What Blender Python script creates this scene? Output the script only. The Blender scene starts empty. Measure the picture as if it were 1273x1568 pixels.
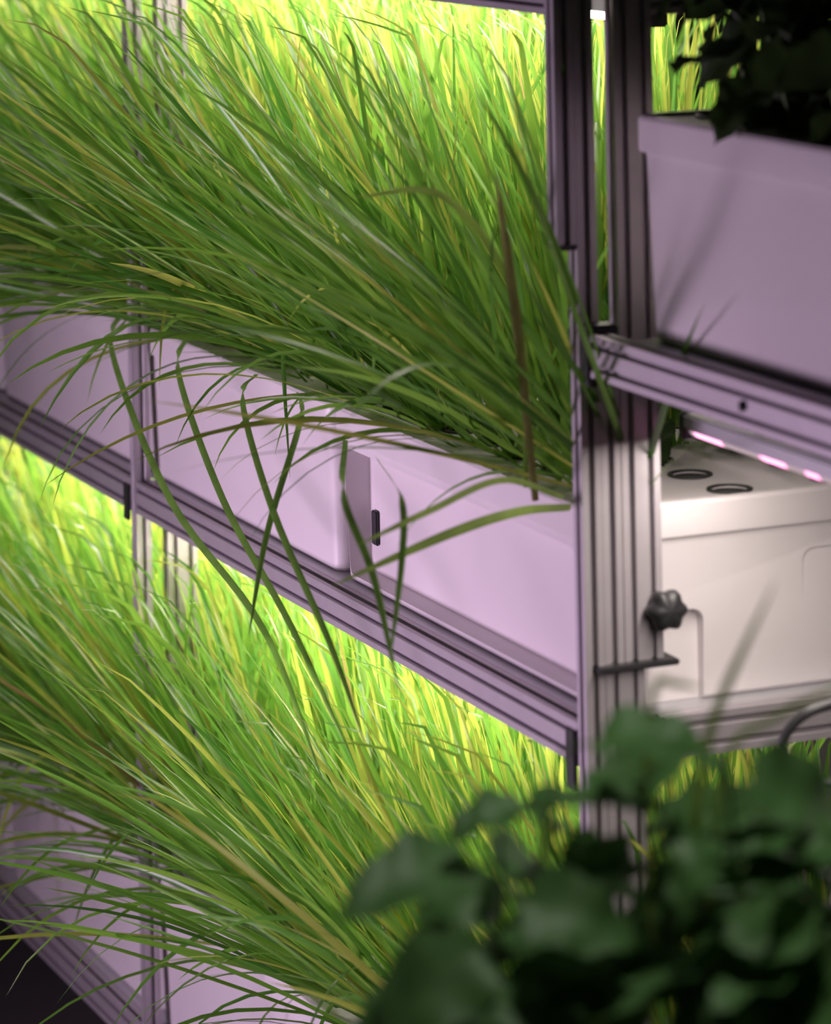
import bpy, bmesh, math, random
import numpy as np
from mathutils import Vector, Matrix
random.seed(7); rng=np.random.default_rng(11)
S=bpy.context.scene
CAMZ=2.7
# rack frame: +X along rack face toward viewer, +Y into the rack. AX/FW = directions across / away from the viewing spot
AX=Vector((.3884,.9215,0)).normalized(); FW=Vector((-.9215,.3884,0)).normalized()
CAM=Vector((4.549,-2.157,CAMZ))
def F(a,d,z):
    v=CAM+AX*a+FW*d; return Vector((v.x,v.y,z))
ROT=math.atan2(AX.y,AX.x)

# ---------------- materials
def mat(name,base,rough=.5,metal=0,noise=0,scale=20,bump=0,bscale=200,stretch=None,spec=.5):
    m=bpy.data.materials.new(name); m.use_nodes=True; nt=m.node_tree; b=nt.nodes['Principled BSDF']
    b.inputs['Roughness'].default_value=rough; b.inputs['Metallic'].default_value=metal
    b.inputs['Specular IOR Level'].default_value=spec
    tc=nt.nodes.new('ShaderNodeTexCoord'); mp=nt.nodes.new('ShaderNodeMapping')
    nt.links.new(tc.outputs['Object'],mp.inputs[0])
    if stretch: mp.inputs['Scale'].default_value=stretch
    n=nt.nodes.new('ShaderNodeTexNoise'); n.inputs['Scale'].default_value=scale; n.inputs['Detail'].default_value=5
    nt.links.new(mp.outputs[0],n.inputs[0])
    r=nt.nodes.new('ShaderNodeMixRGB'); 
    d=[max(0,c*(1-noise)) for c in base]; l=[min(1,c*(1+noise)) for c in base]
    r.inputs[1].default_value=(*d,1); r.inputs[2].default_value=(*l,1)
    nt.links.new(n.outputs[0],r.inputs[0]); nt.links.new(r.outputs[0],b.inputs['Base Color'])
    if bump:
        n2=nt.nodes.new('ShaderNodeTexNoise'); n2.inputs['Scale'].default_value=bscale
        nt.links.new(mp.outputs[0],n2.inputs[0])
        bp=nt.nodes.new('ShaderNodeBump'); bp.inputs['Strength'].default_value=bump; bp.inputs['Distance'].default_value=.004
        nt.links.new(n2.outputs[0],bp.inputs['Height']); nt.links.new(bp.outputs[0],b.inputs['Normal'])
    return m
M_alu=mat('anodised_aluminium',(.50,.46,.49),.45,.45,.08,30,.05,300)
M_blk=mat('black_plastic',(.025,.025,.027),.45,0,.2)
M_tote=mat('white_plastic',(.78,.73,.74),.42,0,.06,6,.08,60)
M_cup=mat('net_cup_plastic',(.03,.03,.028),.6)
M_soil=mat('substrate',(.05,.035,.02),.95,0,.5,80,.6,150)
M_wall=mat('wall_paint',(.055,.065,.05),.8,0,.15,4,.1,50)
M_floor=mat('concrete_floor',(.16,.15,.15),.7,0,.25,5,.2,60)
M_ceil=mat('ceiling_paint',(.05,.055,.05),.85,0,.1,4)
M_house=mat('lamp_housing',(.55,.55,.57),.4,.5,.05)
M_pot=mat('terracotta_pot',(.25,.10,.05),.8,0,.2,15,.2,80)

def foliage(name,attr=True,base=(.06,.16,.02),trans=.45,rough=.4,spec=.45):
    m=bpy.data.materials.new(name); m.use_nodes=True; nt=m.node_tree; nt.nodes.clear()
    o=nt.nodes.new('ShaderNodeOutputMaterial')
    if attr:
        c=nt.nodes.new('ShaderNodeAttribute'); c.attribute_name='col'; cs=c.outputs['Color']
    else:
        tc=nt.nodes.new('ShaderNodeTexCoord'); n=nt.nodes.new('ShaderNodeTexNoise'); n.inputs['Scale'].default_value=25
        nt.links.new(tc.outputs['Object'],n.inputs[0])
        r=nt.nodes.new('ShaderNodeMixRGB'); r.inputs[1].default_value=(*[x*.6 for x in base],1); r.inputs[2].default_value=(*[x*1.4 for x in base],1)
        nt.links.new(n.outputs[0],r.inputs[0]); cs=r.outputs[0]
    p=nt.nodes.new('ShaderNodeBsdfPrincipled'); p.inputs['Roughness'].default_value=rough; p.inputs['Specular IOR Level'].default_value=spec
    t=nt.nodes.new('ShaderNodeBsdfTranslucent'); mx=nt.nodes.new('ShaderNodeMixShader'); mx.inputs[0].default_value=trans
    h=nt.nodes.new('ShaderNodeHueSaturation'); h.inputs['Value'].default_value=1.7; h.inputs['Hue'].default_value=.497; h.inputs['Saturation'].default_value=.98
    nt.links.new(cs,p.inputs['Base Color']); nt.links.new(cs,h.inputs['Color']); nt.links.new(h.outputs[0],t.inputs['Color'])
    nt.links.new(p.outputs[0],mx.inputs[1]); nt.links.new(t.outputs[0],mx.inputs[2]); nt.links.new(mx.outputs[0],o.inputs[0])
    return m
M_grass=foliage('grass_blade',rough=.32,spec=.7,trans=.5); M_leaf=foliage('broad_leaf',False,(.07,.17,.045),.3,.5,.35)
M_stem=foliage('plant_stem',False,(.10,.18,.04),.15,.5)
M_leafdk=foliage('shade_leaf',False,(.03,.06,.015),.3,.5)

def emis(name,col,pink,st,scale=7,p0=.47,p1=.53):
    m=bpy.data.materials.new(name); m.use_nodes=True; nt=m.node_tree; nt.nodes.clear()
    o=nt.nodes.new('ShaderNodeOutputMaterial'); e=nt.nodes.new('ShaderNodeEmission'); e.inputs[1].default_value=st
    tc=nt.nodes.new('ShaderNodeTexCoord'); mp=nt.nodes.new('ShaderNodeMapping'); mp.inputs['Scale'].default_value=(1,.01,.01)
    n=nt.nodes.new('ShaderNodeTexNoise'); n.inputs['Scale'].default_value=scale; n.inputs['Detail'].default_value=0
    cr=nt.nodes.new('ShaderNodeValToRGB'); cr.color_ramp.elements[0].position=p0; cr.color_ramp.elements[1].position=p1
    cr.color_ramp.elements[0].color=(*col,1); cr.color_ramp.elements[1].color=(*pink,1)
    nt.links.new(tc.outputs['Object'],mp.inputs[0]); nt.links.new(mp.outputs[0],n.inputs[0]); nt.links.new(n.outputs[0],cr.inputs[0])
    nt.links.new(cr.outputs[0],e.inputs[0]); nt.links.new(e.outputs[0],o.inputs[0]); return m

# ---------------- mesh helpers
def obj(name,verts,faces,m=None,parent=None,smooth=False,loc=(0,0,0),rz=0):
    me=bpy.data.meshes.new(name); me.from_pydata([tuple(v) for v in verts],[],faces); me.update()
    if m:
        for k in (m if isinstance(m,list) else [m]): me.materials.append(k)
    if smooth: me.polygons.foreach_set('use_smooth',[True]*len(me.polygons))
    o=bpy.data.objects.new(name,me); S.collection.objects.link(o); o.location=loc; o.rotation_euler=(0,0,rz)
    if parent: o.parent=parent
    return o
def empty(name,loc=(0,0,0),rz=0):
    o=bpy.data.objects.new(name,None); S.collection.objects.link(o); o.location=loc; o.rotation_euler=(0,0,rz); o.empty_display_size=.1; return o
def box(name,lo,hi,m,parent=None,bev=.002):
    bm=bmesh.new(); bmesh.ops.create_cube(bm,size=1)
    for v in bm.verts:
        v.co=Vector([lo[i]+(v.co[i]+.5)*(hi[i]-lo[i]) for i in range(3)])
    if bev: bmesh.ops.bevel(bm,geom=bm.edges[:],offset=bev,segments=2,affect='EDGES')
    me=bpy.data.meshes.new(name); bm.to_mesh(me); bm.free(); me.materials.append(m)
    o=bpy.data.objects.new(name,me); S.collection.objects.link(o)
    if parent: o.parent=parent
    return o
def side(c,half,grooves):
    P=[(-half,c)]
    for g in grooves:
        P+=[(g-.0052,c),(g-.004,c-.0018),(g-.004,c-.004),(g-.006,c-.004),(g-.005,c-.009),(g+.005,c-.009),(g+.006,c-.004),(g+.004,c-.004),(g+.004,c-.0018),(g+.0052,c)]
    return P
def extr_profile(w,h):
    gx=[0] if w<.05 else [-w/4,w/4]; gy=[0] if h<.05 else [-h/4,h/4]
    pts=[]
    for (t,c) in side(h/2,w/2,gx): pts.append((t,-c))
    for (t,c) in side(w/2,h/2,gy): pts.append((c,t))
    for (t,c) in side(h/2,w/2,gx): pts.append((-t,c))
    for (t,c) in side(w/2,h/2,gy): pts.append((-c,-t))
    return pts
def extrusion(name,p0,axis,length,w,h,parent,m=None):
    pr=extr_profile(w,h); n=len(pr); V=[]
    for L in (0,length):
        for (a,b) in pr:
            if axis=='z': V.append((p0[0]+a,p0[1]+b,p0[2]+L))
            elif axis=='x': V.append((p0[0]+L,p0[1]+a,p0[2]+b))
            else: V.append((p0[0]-a,p0[1]+L,p0[2]+b))
    Fs=[(i,(i+1)%n,n+(i+1)%n,n+i) for i in range(n)]+[tuple(range(n-1,-1,-1)),tuple(range(n,2*n))]
    return obj(name,V,Fs,m or M_alu,parent)
def tube(pts,r,seg=8,taper=1.0):
    pts=[Vector(p) for p in pts]; V=[];Fs=[]
    up=Vector((0,0,1))
    for i,p in enumerate(pts):
        d=(pts[min(i+1,len(pts)-1)]-pts[max(i-1,0)]).normalized()
        a=d.cross(up); 
        if a.length<.1: a=d.cross(Vector((1,0,0)))
        a.normalize(); b=d.cross(a); rr=r*(1+(taper-1)*i/(len(pts)-1))
        for k in range(seg):
            an=2*math.pi*k/seg; V.append(p+a*math.cos(an)*rr+b*math.sin(an)*rr)
    for i in range(len(pts)-1):
        for k in range(seg):
            Fs.append((i*seg+k,i*seg+(k+1)%seg,(i+1)*seg+(k+1)%seg,(i+1)*seg+k))
    Fs.append(tuple(range(seg-1,-1,-1))); e=(len(pts)-1)*seg; Fs.append(tuple(range(e,e+seg)))
    return V,Fs
def smooth_path(P,n=8):
    P=[Vector(p) for p in P]; Q=[P[0]*2-P[1]]+P+[P[-1]*2-P[-2]]; out=[]
    for i in range(1,len(Q)-2):
        for k in range(n):
            t=k/n; a,b,c,d=Q[i-1],Q[i],Q[i+1],Q[i+2]
            out.append(.5*((2*b)+(c-a)*t+(2*a-5*b+4*c-d)*t*t+(3*b-a-3*c+d)*t**3))
    out.append(P[-1]); return out
def lathe(prof,seg=20,c=(0,0,0)):
    V=[];Fs=[]
    for (r,z) in prof:
        for k in range(seg):
            a=2*math.pi*k/seg; V.append((c[0]+r*math.cos(a),c[1]+r*math.sin(a),c[2]+z))
    for i in range(len(prof)-1):
        for k in range(seg): Fs.append((i*seg+k,i*seg+(k+1)%seg,(i+1)*seg+(k+1)%seg,(i+1)*seg+k))
    return V,Fs
def merge(parts):
    V=[];Fs=[]
    for v,f in parts:
        o=len(V); V+=list(v); Fs+=[tuple(i+o for i in q) for q in f]
    return V,Fs

# ---------------- totes
def rrect(x0,x1,y0,y1,r,z,n=4):
    out=[]
    for (cx,cy,a0) in ((x1-r,y0+r,-90),(x1-r,y1-r,0),(x0+r,y1-r,90),(x0+r,y0+r,180)):
        for k in range(n+1):
            a=math.radians(a0+90*k/n); out.append((cx+r*math.cos(a),cy+r*math.sin(a),z))
    return out
def tote(name,L,W,H,loc,rz,holes,recesses,ends=()):
    loops=[]
    def lp(ins,z,r=.03): loops.append(rrect(ins,L-ins,ins,W-ins,r,z))
    lp(.022,0,.02); lp(.016,.006,.025); lp(.008,H-.055); lp(.007,H-.052); lp(.001,H-.050); lp(0,H-.046); lp(0,H-.006); lp(.003,H-.001); lp(.007,H); lp(.014,H); lp(.018,H-.005)
    n=len(loops[0]); V=[p for l in loops for p in l]; Fs=[]
    for i in range(len(loops)-1):
        for k in range(n): Fs.append((i*n+k,i*n+(k+1)%n,(i+1)*n+(k+1)%n,(i+1)*n+k))
    Fs.append(tuple(range(n-1,-1,-1))); e=(len(loops)-1)*n; Fs.append(tuple(range(e,e+n)))
    o=obj(name,V,Fs,M_tote,None,True,loc,rz)
    parts=[]
    k=20
    for (x,y) in holes:
        v=[]
        for z in (H-.05,H+.02):
            v+=[(x+.027*math.cos(2*math.pi*j/k),y+.027*math.sin(2*math.pi*j/k),z) for j in range(k)]
        f=[(j,(j+1)%k,k+(j+1)%k,k+j) for j in range(k)]+[tuple(range(k-1,-1,-1)),tuple(range(k,2*k))]
        parts.append((v,f))
    def slab_cut(x0,x1,z0,z1,m3):
        ring=[(a,c) for a,c,_ in rrect(x0,x1,z0,z1,.018,0)]; q=len(ring)
        v=[m3(a,c,0) for a,c in ring]+[m3(a+(.004 if a<(x0+x1)/2 else -.004),c-(.004 if c>(z0+z1)/2 else -.004),1) for a,c in ring]
        f=[(j,(j+1)%q,q+(j+1)%q,q+j) for j in range(q)]+[tuple(range(q-1,-1,-1)),tuple(range(q,2*q))]
        parts.append((v,f))
    for (x0,x1,z0,z1,dep) in recesses: slab_cut(x0,x1,z0,z1,lambda a,c,s:(a,-.02+s*(.02+dep),c))
    for (x0,x1,z0,z1,dep) in ends: slab_cut(x0,x1,z0,z1,lambda a,c,s:(L+.02-s*(.02+dep),a,c))
    if parts:
        v,f=merge(parts); c=obj('cut',v,f,M_tote,None,False,loc,rz)
        bm=bmesh.new(); bm.from_mesh(c.data); bmesh.ops.recalc_face_normals(bm,faces=bm.faces); bm.to_mesh(c.data); bm.free()
        md=o.modifiers.new('b','BOOLEAN'); md.operation='DIFFERENCE'; md.object=c; md.solver='EXACT'
        bpy.context.view_layer.update()
        dg=bpy.context.evaluated_depsgraph_get(); me=bpy.data.meshes.new_from_object(o.evaluated_get(dg))
        o.modifiers.clear()
        if len(me.polygons)>20: o.data=me
        bpy.data.objects.remove(c)
        if not o.data.materials: o.data.materials.append(M_tote)
    o.data.set_sharp_from_angle(angle=math.radians(30))
    cv=[lathe([(.024,-.045),(.026,-.002),(.034,.001),(.034,.003),(.029,.004),(.0275,0),(.023,-.04)],20,(x,y,H-.005)) for (x,y) in holes]
    if cv:
        v,f=merge(cv); obj('net_cups',v,f,M_cup,o,True)
        v,f=merge([lathe([(.0235,-.012),(.012,-.008),(.0001,-.007)],12,(x,y,H-.005)) for x,y in holes]); obj('substrate',v,f,M_soil,o,True)
    return o
def holes(L,W,nx,ny): return [(L*(i+.5)/nx,W*(j+.5)/ny+(.02 if j==0 else 0)) for i in range(nx) for j in range(ny)]

# ---------------- room
def slab(name,lo,hi,m): return box(name,lo,hi,m,None,0)
slab('floor',(-7,-4.5,-.1),(6,4.5,0),M_floor)
slab('ceiling',(-7,-4.5,3.8),(6,4.5,3.9),M_ceil)
slab('wall_back',(-7,4.4,0),(6,4.5,3.8),M_wall); slab('wall_front',(-7,-4.5,0),(6,-4.4,3.8),M_wall)
slab('wall_left',(-7,-4.4,0),(-6.9,4.4,3.8),M_wall); slab('wall_right',(5.9,-4.4,0),(6,4.4,3.8),M_wall)

# ---------------- main rack
BAY=1.99; BY=1.08; P=.03
R=empty('plant_rack')
RAILS=[.26,1.31,2.36]
def foot(x,y,par,nm):
    v,f=lathe([(.0001,0),(.03,0),(.03,.012),(.012,.018),(.01,.03),(.0001,.03)],16,(x,y,0)); obj(nm,v,f,M_blk,par,True)
for i,x in enumerate((0,-BAY,-2*BAY,BAY)):
    extrusion(f'front_post_{i}',(x,0,.03),'z',3.2,P,P,R); foot(x,0,R,f'foot_{i}')
    yb=BY if x<=0 else .56
    extrusion(f'back_post_{i}',(x,yb,.03),'z',3.2,P,P,R); foot(x,yb,R,f'back_foot_{i}')
extrusion('upper_splice',(0,-.0305,2.045),'z',1.18,P,P,R)
box('splice_end_cap',(-.0155,-.046,2.037),(.0155,-.0155,2.045),M_blk,R,.001)
extrusion('joint_profile',(0,.0305,1.455),'z',.40,P,P,R)
extrusion('inner_post_upper',(0,.077,1.455),'z',1.775,P,.06,R)
extrusion('inner_post_lower',(0,.046,.03),'z',1.42,P,.06,R)
extrusion('inner_post_far',(-BAY,.077,.03),'z',3.2,P,.06,R)
box('clamp_plate',(-.02,.0,1.446),(.03,.125,1.4545),M_blk,R,.002)
kv=[];seg=48
for (r,y) in ((.0001,0),(.018,0),(.026,.004),(.028,.014),(.026,.024),(.016,.030),(.0001,.031)):
    for k in range(seg):
        a=2*math.pi*k/seg; rr=r*(1+.10*math.cos(6*a)); kv.append((.016+y,.105+rr*math.cos(a),1.525+rr*math.sin(a)))
kf=[(i*seg+k,i*seg+(k+1)%seg,(i+1)*seg+(k+1)%seg,(i+1)*seg+k) for i in range(6) for k in range(seg)]
obj('star_knob',kv,kf,M_blk,R,True)
for j,z in enumerate(RAILS):
    for k in range(2):
        x0=-BAY*(k+1)+.016; L=BAY-.032
        extrusion(f'rail_{j}_{k}',(x0,0,z+.03),'x',L,P,.06,R)
        extrusion(f'mid_rail_{j}_{k}',(x0,.54,z+.03),'x',L,P,.06,R)
        extrusion(f'back_rail_{j}_{k}',(x0,BY,z+.03),'x',L,P,.06,R)
        box(f'leak_block_panel_{j}_{k}',(x0,.0155,z+.05),(x0+L,.524,z+.0595),M_house,R,.001)  # unseen panel under the totes, added to block light leaking past the rail
    for k,x in enumerate((0,-BAY,-2*BAY)): extrusion(f'cross_{j}_{k}',(x,.108,z+.03),'y',BY-.124,P,.06,R)
    box(f'corner_bracket_{j}',(-.045,-.0215,z-.035),(-.0165,-.0155,z+.05),M_blk,R,.002)
    box(f'corner_bracket_far_{j}',(-BAY-.045,-.0215,z-.02),(-BAY-.0165,-.0155,z+.05),M_blk,R,.002)
# right bay
extrusion('right_rail',(.016,0,1.894),'x',BAY-.032,P,.06,R)
extrusion('right_back_rail',(.016,.54,1.894),'x',BAY-.032,P,.06,R)
box('right_shelf_panel',(.12,.0155,1.914),(BAY-.02,.524,1.9235),M_house,R,.001)
box('right_bracket',(.0165,-.018,1.85),(.05,.03,1.935),M_blk,R,.003)
extrusion('right_cross',(BAY,.016,1.894),'y',.528,P,.06,R)
v,f=lathe([(.0001,0),(.007,0),(.007,.004),(.0001,.006)],12); v=[(a[0]+.50,-.0155-a[2],a[1]+1.894) for a in v]; obj('rail_bolt',v,f,M_blk,R,True)

# ---------------- totes on rack
W_=.51
for z in RAILS:
    H=.29; mid=z==RAILS[1]
    tote('hydroponic_tote',1.0,W_,H,(-1.035,.02,z+.06),0,holes(1.0,W_,8,3),[(.03,.93,.01,.225,.055)] if mid else [],[(.02,.185,-.03,.135,.03),(.34,.47,.03,.205,.012)] if mid else [])
    tote('hydroponic_tote',1.0,W_,H,(-2.045,.02,z+.06),0,holes(1.0,W_,8,3),[])
    tote('hydroponic_tote',1.0,W_,H,(-3.055,.02,z+.06),0,holes(1.0,W_,8,3),[])
    tote('hydroponic_tote',.88,W_,H,(-3.945,.02,z+.06),0,[],[])
    for x in (-2.045,-3.055): tote('hydroponic_tote',1.0,W_,H,(x,.55,z+.06),0,[],[])
tote('hydroponic_tote',1.0,W_,.31,(.12,.02,1.924),0,holes(1.0,W_,8,3),[])
box('label_clip',(-.985,.0685,1.43),(-.962,.0745,1.487),M_blk,None,.002)

# ---------------- LED bars
def led(name,x0,x1,y,z,m,hang,r=.014,watts=0,col=(1,1,1)):
    E=empty(name,((x0+x1)/2,y,z)); L=(x1-x0)/2
    box('housing',(-L,-.018,.0),(L,.018,.022),M_house,E,.003)
    n=10; ring=[(math.cos(math.pi+math.pi*k/n)*r,math.sin(math.pi+math.pi*k/n)*r) for k in range(n+1)]
    V=[(-L+.01,a,b) for a,b in ring]+[(L-.01,a,b) for a,b in ring]; Fs=[(k,k+1,n+2+k,n+1+k) for k in range(n)]
    obj('diffuser',V,Fs,m,E,True)
    for q,x in enumerate((-L*.8,0,L*.8)):
        v,f=tube([(x,0,.02),(x,0,.02+hang)],.002,6); obj(f'hanger_{q}',v,f,M_alu,E)
    for q,s in enumerate((-1,1)): box(f'end_cap_{q}',(s*L-.008,-.019,-.016),(s*L+.008,.019,.023),M_blk,E,.003)
    if watts:
        l=bpy.data.lights.new('diodes','AREA'); l.energy=watts; l.color=col; l.shape='RECTANGLE'; l.size=2*L-.04; l.size_y=.02
        lo=bpy.data.objects.new('diodes',l); S.collection.objects.link(lo); lo.parent=E; lo.location=(0,0,-r-.003)
    return E
M_led=emis('led_white',(1,.94,.84),(1,.74,.82),46,5)
M_ledlow=emis('led_white_low',(1,.95,.80),(1,.80,.80),60,5)
M_led2=emis('led_pinkwhite',(.16,.12,.13),(1,.34,.62),3.2,11,.5,.54)
for z,m in ((RAILS[1]-.025,M_ledlow),(RAILS[2]-.022,M_led)):
    low=m is M_ledlow
    for y in (.24,.40,.66,.92):
        xe=(-.40 if low else -.24) if y<.3 else ((-.75 if low else -.55) if y<.5 else -1.2)
        led('led_grow_light',-BAY+.04,xe,y,z,m,.02)
        led('led_grow_light',-2*BAY+.04,-BAY-.04,y,z,m,.02)
led('led_grow_light',.035,BAY-.1,.15,1.778,M_led2,.14,r=.011,watts=11,col=(1,.90,.82))

# ---------------- grass
def grass(name,roots,az,a0,bend,L,W,col,zmax=9,pw=1.5):
    n=len(roots); SG=11; t=np.linspace(0,1,SG+1)
    th=a0[:,None]+bend[:,None]*t[None,:]**pw; th=np.minimum(th,2.8)
    azt=az[:,None]+rng.normal(0,.12,n)[:,None]*t
    D=np.stack([np.sin(th)*np.cos(azt),np.sin(th)*np.sin(azt),np.cos(th)],-1)
    P=np.zeros((n,SG+1,3)); P[:,0]=roots
    P[:,1:]=roots[:,None,:]+np.cumsum((D[:,:-1]+D[:,1:])/2*(L/SG)[:,None,None],1)
    z=P[...,2]; over=z>zmax-.06; P[...,2]=np.where(over,zmax-.06+.06*np.tanh((z-(zmax-.06))/.25),z)
    h=np.stack([-np.sin(azt),np.cos(azt),0*azt],-1); b=np.cross(D,h)
    ps=(rng.normal(0,1.0,n)[:,None]+rng.normal(0,.6,n)[:,None]*t)[...,None]
    sd=np.cos(ps)*h+np.sin(ps)*b; nm=np.cross(D,sd)
    w=(W[:,None]*(.6+.8*t-.2*t*t)*(1-t**3.6))[...,None]*.5
    lft=P-sd*w+nm*w*.3; rgt=P+sd*w+nm*w*.3
    V=np.stack([lft,P,rgt],2).reshape(-1,3)
    base=(np.arange(n)*(SG+1)*3)[:,None,None]+ (np.arange(SG)*3)[None,:,None]
    q=np.concatenate([base+np.array([0,1,4,3]),base+np.array([1,2,5,4])],2).reshape(-1,4)
    me=bpy.data.meshes.new(name); nf=len(q)
    me.vertices.add(len(V)); me.vertices.foreach_set('co',V.ravel().astype(np.float32))
    me.loops.add(nf*4); me.loops.foreach_set('vertex_index',q.ravel().astype(np.int32))
    me.polygons.add(nf); me.polygons.foreach_set('loop_start',(np.arange(nf)*4).astype(np.int32))
    me.update(calc_edges=True); me.polygons.foreach_set('use_smooth',np.ones(nf,bool))
    ca=me.color_attributes.new('col','FLOAT_COLOR','POINT')
    tip=np.array([.42,.38,.08])
    k=np.clip((t-.9)*3,0,.25)[None,:,None]*(rng.random(n)<.12)[:,None,None]
    c=col[:,None,:]*(.75+.35*t)[None,:,None]; c=c*(1-k)+tip*k
    c=np.repeat(c[:,:,None,:],3,2); C=np.concatenate([c,np.ones(c.shape[:-1]+(1,))],-1)
    ca.data.foreach_set('color',C.ravel().astype(np.float32))
    me.materials.append(M_grass); me.validate()
    o=bpy.data.objects.new(name,me); S.collection.objects.link(o); return o
def colors(n,yellow=.25):
    g=np.array([.19,.37,.04]); d=np.array([.075,.22,.03]); y=np.array([.40,.48,.075]); b=np.array([.34,.24,.10])
    r=rng.random(n)[:,None]; c=d*(1-r)+g*r
    s=rng.random(n); c=np.where((s<yellow)[:,None],y*(.6+.5*r),c); c=np.where((s>.993)[:,None],b,c); return c
def tier(name,z0,zmax,per,yellow,bare,fl=1.0):
    R_,A,T,Bd,L_,Y_=[],[],[],[],[],[]
    def clump(x,y,k,azm,azs,a0m,bm,lm,bs=.13,as_=.20):
        R_.append(np.stack([x+rng.normal(0,.016,k),y+rng.normal(0,.014,k),np.full(k,z0-.01)],-1))
        Y_.append(colors(k,yellow*(.5 if y<.13 else 1.2)))
        A.append(rng.normal(azm,azs,k)); T.append(np.abs(rng.normal(a0m,as_,k))); Bd.append(np.abs(rng.normal(bm,bs,k))); L_.append(rng.normal(lm,.13,k).clip(.25,1.0))
    az0=-math.pi/2
    for x in np.arange(-3.5975,-.07,.125):
        for (y,a0,bm,azs,lm) in ((.122,.55*fl,.28,.75,.68),(.24,.32*fl,.18,1.1,.68),(.35,.17,.14,1.7,.68),(.46,.12,.12,1.9,.68)):
            if bare and y>.15 and x>-.45: continue
            clump(x+rng.normal(0,.012),y,per,az0+rng.normal(0,.35),azs,max(.02,a0+rng.normal(0,.17)),bm,lm)
    for x in np.arange(-3.6,-1.1,.15):
        for y in (.62,.78,.94): clump(x,y,int(per*.7),az0,1.8,.12,.12,.70)
    for x in np.arange(-3.4,-.1,.14):   # spilling over the front edge
        clump(x,.10,4,az0+rng.normal(0,.3),.5,.95,.7,.66,.35,.2)
        if x<-.45: clump(x,.10,3,az0+rng.normal(0,.3),.7,1.1,1.2,.62,.4,.25)
    r=np.concatenate(R_); n=len(r)
    return grass(name,r,np.concatenate(A),np.concatenate(T),np.concatenate(Bd),np.concatenate(L_),rng.uniform(.007,.017,n)*rng.uniform(.8,1,n),np.concatenate(Y_),zmax)
tier('rice_grass',RAILS[1]+.35,2.352,24,.26,True)
tier('rice_grass',RAILS[0]+.35,1.29,24,.34,False,.75)

def ribbon(name,path,w,m):
    p=smooth_path(path,8); V=[];Fs=[]
    for i,q in enumerate(p):
        t=i/(len(p)-1); d=(p[min(i+1,len(p)-1)]-p[max(i-1,0)]).normalized(); s=d.cross(FW).normalized(); ww=w*.5*(.6+.6*t)*(1-t**4)+.0004
        V+=[q-s*ww+FW*.002,q,q+s*ww+FW*.002]
    for i in range(len(p)-1):
        a=i*3; Fs+=[(a,a+1,a+4,a+3),(a+1,a+2,a+5,a+4)]
    return V,Fs
M_pale=foliage('pale_blade',False,(.24,.38,.07),.4,.45); M_brown=foliage('dry_stalk',False,(.30,.26,.10),.3,.6); M_mid=foliage('long_blade',False,(.14,.28,.05),.4,.4)
v,f=merge([ribbon('b',[F(.20,5.1,1.66),F(.12,5.0,1.675),F(.02,4.95,1.655),F(-.136,4.9,1.60)],.016,M_pale),
 ribbon('b',[F(.19,5.12,1.67),F(.10,5.0,1.72),F(.0,4.9,1.70),F(-.10,4.85,1.665)],.011,M_pale),
 ribbon('b',[F(.14,5.2,1.67),F(.13,5.05,1.95),F(.03,4.95,2.12),F(-.10,4.9,2.13)],.012,M_pale)])
obj('rice_blade',v,f,M_pale,None,True)
v,f=merge([
 ribbon('b',[F(-.13,5.6,1.67),F(-.12,5.0,1.70),F(-.08,4.95,1.60),F(-.045,4.9,1.44)],.012,M_mid),
 ribbon('b',[F(-.08,5.45,1.67),F(-.04,4.98,1.70),F(-.04,4.92,1.63),F(-.06,4.9,1.49)],.011,M_mid),
 ribbon('b',[F(-.60,7.1,1.66),F(-.57,6.5,1.67),F(-.44,6.1,1.48),F(-.27,5.75,1.34),F(-.17,5.55,1.14)],.014,M_mid),
 ribbon('b',[F(-.45,6.75,1.66),F(-.43,6.2,1.68),F(-.34,5.9,1.52),F(-.22,5.6,1.38),F(-.12,5.45,1.20)],.013,M_mid),
 ribbon('b',[F(-.30,6.3,1.66),F(-.30,5.8,1.70),F(-.24,5.5,1.58),F(-.15,5.3,1.42),F(-.10,5.2,1.30)],.012,M_mid),
 ribbon('b',[F(-.22,6.1,1.66),F(-.20,5.6,1.70),F(-.25,5.5,1.55),F(-.28,5.45,1.40)],.011,M_mid)])
obj('rice_blade',v,f,M_mid,None,True)
v,f=merge([ribbon('b',[F(.15,5.1,1.67),F(.125,5.02,1.95),F(.10,4.95,2.15)],.015,M_brown)]); obj('dry_rice_stalk',v,f,M_brown,None,True)

# ---------------- broad leaf plants
def leaf(base,d,up,L,W,curl=.5,fold=.25):
    d=Vector(d).normalized(); s=d.cross(Vector(up)); 
    if s.length<.05: s=d.cross(Vector((1,0,0)))
    s.normalize(); n=s.cross(d).normalized(); NU=16; V=[];Fs=[]; p=Vector(base)
    for i in range(NU+1):
        u=i/NU; w=W*.5*(math.sin(math.pi*min(1,u**.65))**.85 if 0<u<1 else 0.02)*(1+.09*(i%2))
        ang=-curl*u; dd=d*math.cos(ang)+n*math.sin(ang); nn=n*math.cos(ang)-d*math.sin(ang)
        for j in (-3,-2,-1,0,1,2,3):
            q=j/3; V.append(p+s*w*q+nn*(abs(q)*w*fold+ .005*math.sin(u*16+q*2)*abs(q))-dd*abs(q)*w*.25)
        p=p+dd*(L/NU)
    for i in range(NU):
        for j in range(6): a=i*7+j; Fs.append((a,a+1,a+8,a+7))
    return V,Fs
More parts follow.
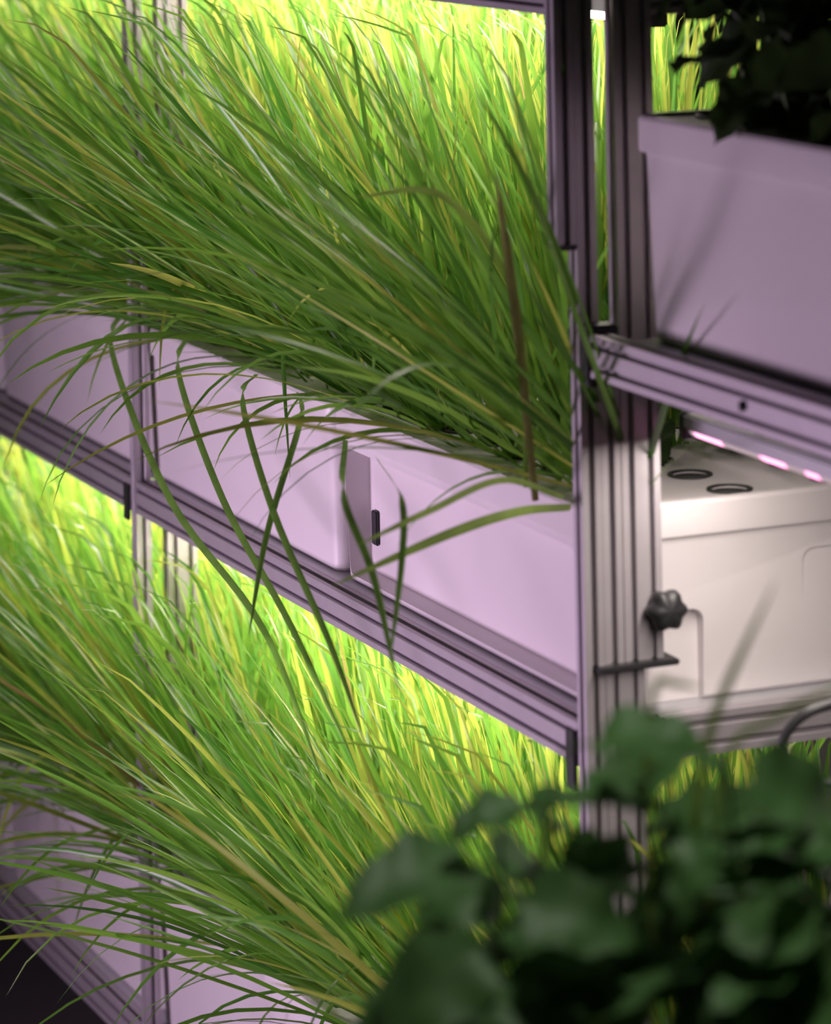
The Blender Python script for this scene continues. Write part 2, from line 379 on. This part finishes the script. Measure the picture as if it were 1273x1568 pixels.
def leafy(name,stems,mleaf,lsize,per,seed=1,first=.3):
    rr=random.Random(seed); E=empty(name,stems[0][0]); inv=Vector(stems[0][0]); LV=[];SV=[]
    for st in stems:
        pth=smooth_path(st,8); SV.append(tube(pth,.0045,6,.5))
        m=len(pth)
        for q in range(per):
            i=int(m*(first+(1-first)*(q+1)/per))-1; i=max(1,min(m-1,i)); p=pth[i]; az=q*2.4+rr.uniform(-.5,.5)
            o=Vector((math.cos(az),math.sin(az),rr.uniform(-.05,.5))); pe=p+o*rr.uniform(.015,.04)
            SV.append(tube([p,(p+pe)/2+Vector((0,0,.004)),pe],.0018,5)); L=lsize*rr.uniform(.65,1.2)
            LV.append(leaf(pe,(o.x,o.y,rr.uniform(-.8,.3)),(rr.uniform(-.2,1.0),rr.uniform(-.9,.2),1),L,L*rr.uniform(.55,.75),rr.uniform(.3,1.0)))
    def loc(vf): return [Vector(v)-inv for v in vf[0]],vf[1]
    v,f=loc(merge(LV)); obj('leaves',v,f,mleaf,E,True)
    v,f=loc(merge(SV)); obj('stems',v,f,M_stem,E,True); return E
def potted(name,bp,tops,ls,per,seed):
    st=[]
    for t in tops:
        t=Vector(t); mid=bp.lerp(t,.5)+Vector((0,0,.04)); st.append([bp+Vector((random.uniform(-.02,.02),random.uniform(-.02,.02),0)),mid,t])
    E=leafy(name,st,M_leaf,ls,per,seed=seed,first=.5)
    v,f=lathe([(.0001,-.20),(.07,-.20),(.10,-.02),(.108,-.02),(.108,.01),(.098,.01),(.095,-.02),(.0001,-.02)],28); obj('pot',v,f,M_pot,E,True)
    return E
DP=3.45
b1=F(.06,DP,1.36); b2=F(.31,DP,1.36)
p1=potted('potted_leafy_plant',b1,[F(.12,DP,1.76),F(.06,DP,1.70),F(.05,DP-.1,1.64),F(.05,DP,1.57),F(.10,DP+.1,1.63),F(.03,DP+.1,1.53),F(.08,DP-.1,1.55)],.13,4,3)
p2=potted('potted_leafy_plant',b2,[F(.22,DP,1.69),F(.27,DP-.1,1.78),F(.33,DP,1.69),F(.40,DP,1.69),F(.28,DP-.1,1.62),F(.23,DP,1.58),F(.36,DP-.15,1.62),F(.43,DP,1.64),F(.20,DP,1.54),F(.38,DP,1.55),F(.28,DP+.1,1.66)],.14,5,5)
v,f=merge([ribbon('b',[F(.26,DP,1.38),F(.262,DP,1.60),F(.279,DP,1.766),F(.348,DP,1.921)],.012,M_pale),
 ribbon('b',[F(.225,DP,1.38),F(.219,DP,1.70),F(.228,DP,1.815),F(.25,DP,1.822),F(.278,DP,1.816)],.008,M_pale),
 ribbon('b',[F(.27,DP,1.38),F(.29,DP,1.72),F(.35,DP,1.79),F(.45,DP,1.83)],.008,M_pale)])
o=obj('blades',[Vector(q)-b2 for q in v],f,M_pale,p2,True)
c=F(.185,DP,0); T=empty('plant_stand',(c.x,c.y,0),ROT)
box('top',(-.30,-.16,1.13),(.30,.16,1.16),M_alu,T,.004)
for i,(x,y) in enumerate(((-.27,-.13),(.27,-.13),(.27,.13),(-.27,.13))): box(f'leg_{i}',(x-.015,y-.015,0),(x+.015,y+.015,1.13),M_alu,T,.002)
box('brace_front',(-.27,-.14,.3),(.27,-.12,.33),M_alu,T,.002); box('brace_back',(-.27,.12,.3),(.27,.14,.33),M_alu,T,.002)

def bed(name,pts,h,ml,ls,per,seed,first=.3,sp=.1):
    r=random.Random(seed); st=[]
    for p in pts:
        p=Vector(p); t=p+Vector((r.uniform(-sp,sp),r.uniform(-sp,sp),h*r.uniform(.6,1.1))); st.append([p,p.lerp(t,.5)+Vector((0,0,.02)),t])
    return leafy(name,st,ml,ls,per,seed=seed,first=first)
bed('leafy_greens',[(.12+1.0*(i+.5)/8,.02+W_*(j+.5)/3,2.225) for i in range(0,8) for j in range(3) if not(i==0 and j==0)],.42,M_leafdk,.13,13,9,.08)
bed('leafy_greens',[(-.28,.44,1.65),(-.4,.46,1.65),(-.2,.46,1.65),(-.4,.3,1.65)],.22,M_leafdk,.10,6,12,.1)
hp=[F(.75,4.55,1.87),F(.74,4.6,1.6),F(.64,4.75,1.48),F(.546,4.8,1.454),F(.493,4.8,1.437),F(.465,4.8,1.40),F(.485,4.8,1.36),F(.54,4.8,1.345),F(.66,4.8,1.35),F(.95,4.7,1.45)]
v,f=tube(smooth_path(hp,8),.007,10); obj('irrigation_hose',v,f,M_blk,None,True)

# ---------------- added fill lamp out of view, stands in for other racks' violet-pink light
def fill_lamp(loc,target,col,power,size,z):
    loc=Vector(loc); E=empty('added_fill_lamp',(loc.x,loc.y,0)); d=(Vector(target)-Vector((loc.x,loc.y,z))); rz=math.atan2(d.y,d.x)
    E.rotation_euler=(0,0,rz)
    v,f=tube([(0,0,0),(0,0,z)],.02,12); obj('pole',v,f,M_blk,E)
    v,f=lathe([(.0001,0),(.22,0),(.22,.02),(.03,.04),(.0001,.04)],32); obj('base',v,f,M_blk,E,True)
    box('panel',(.02,-size/2,z-size/2),(.06,size/2,z+size/2),M_house,E,.006)
    l=bpy.data.lights.new('fill_light','AREA'); l.energy=power; l.color=col; l.shape='RECTANGLE'; l.size=size; l.size_y=size; l.spread=math.radians(120)
    lo=bpy.data.objects.new('fill_light',l); S.collection.objects.link(lo); lo.parent=E; lo.location=(.065,0,z)
    pitch=math.atan2(d.z,math.hypot(d.x,d.y)); lo.rotation_euler=(Vector((math.cos(pitch),0,math.sin(pitch)))).to_track_quat('-Z','Y').to_euler()
fill_lamp((-1.2,-2.6,0),(-.8,0,1.2),(.96,.70,1.0),35,.8,1.15)
# unseen overhead lamp, added to brighten the aisle plants
lp=F(.25,3.35,2.75); E=empty('plant_fill_lamp',lp)
v,f=lathe([(.0001,.14),(.05,.14),(.13,.0),(.125,.0),(.05,.12),(.0001,.12)],32); obj('shade',v,f,M_blk,E,True)
v,f=tube([(0,0,.14),(0,0,1.05)],.006,8); obj('cable',v,f,M_blk,E)
l=bpy.data.lights.new('plant_fill_spot','SPOT'); l.spot_size=math.radians(62); l.spot_blend=.5; l.shadow_soft_size=.05; l.energy=28; l.color=(1,.95,.92)
lo=bpy.data.objects.new('plant_fill_spot',l); S.collection.objects.link(lo); lo.parent=E; lo.location=(0,0,.03)

# ---------------- world + camera
w=bpy.data.worlds.new('w'); S.world=w; w.use_nodes=True; w.node_tree.nodes['Background'].inputs[0].default_value=(.56,.48,.5,1); w.node_tree.nodes['Background'].inputs[1].default_value=.2
S.view_settings.view_transform='Standard'
cd=bpy.data.cameras.new('camera'); co=bpy.data.objects.new('camera',cd); S.collection.objects.link(co); S.camera=co
cd.sensor_width=36; cd.sensor_fit='AUTO'; cd.lens=36*5500/1568; cd.shift_y=-1124/1568
th=.02; up=Vector((0,0,1)); r=AX*math.cos(th)-up*math.sin(th); u=up*math.cos(th)+AX*math.sin(th); b=-FW
co.matrix_world=Matrix(((r.x,u.x,b.x,CAM.x),(r.y,u.y,b.y,CAM.y),(r.z,u.z,b.z,CAM.z),(0,0,0,1)))
cd.dof.use_dof=True; cd.dof.focus_distance=5.9; cd.dof.aperture_fstop=3.2
cd.clip_start=.05
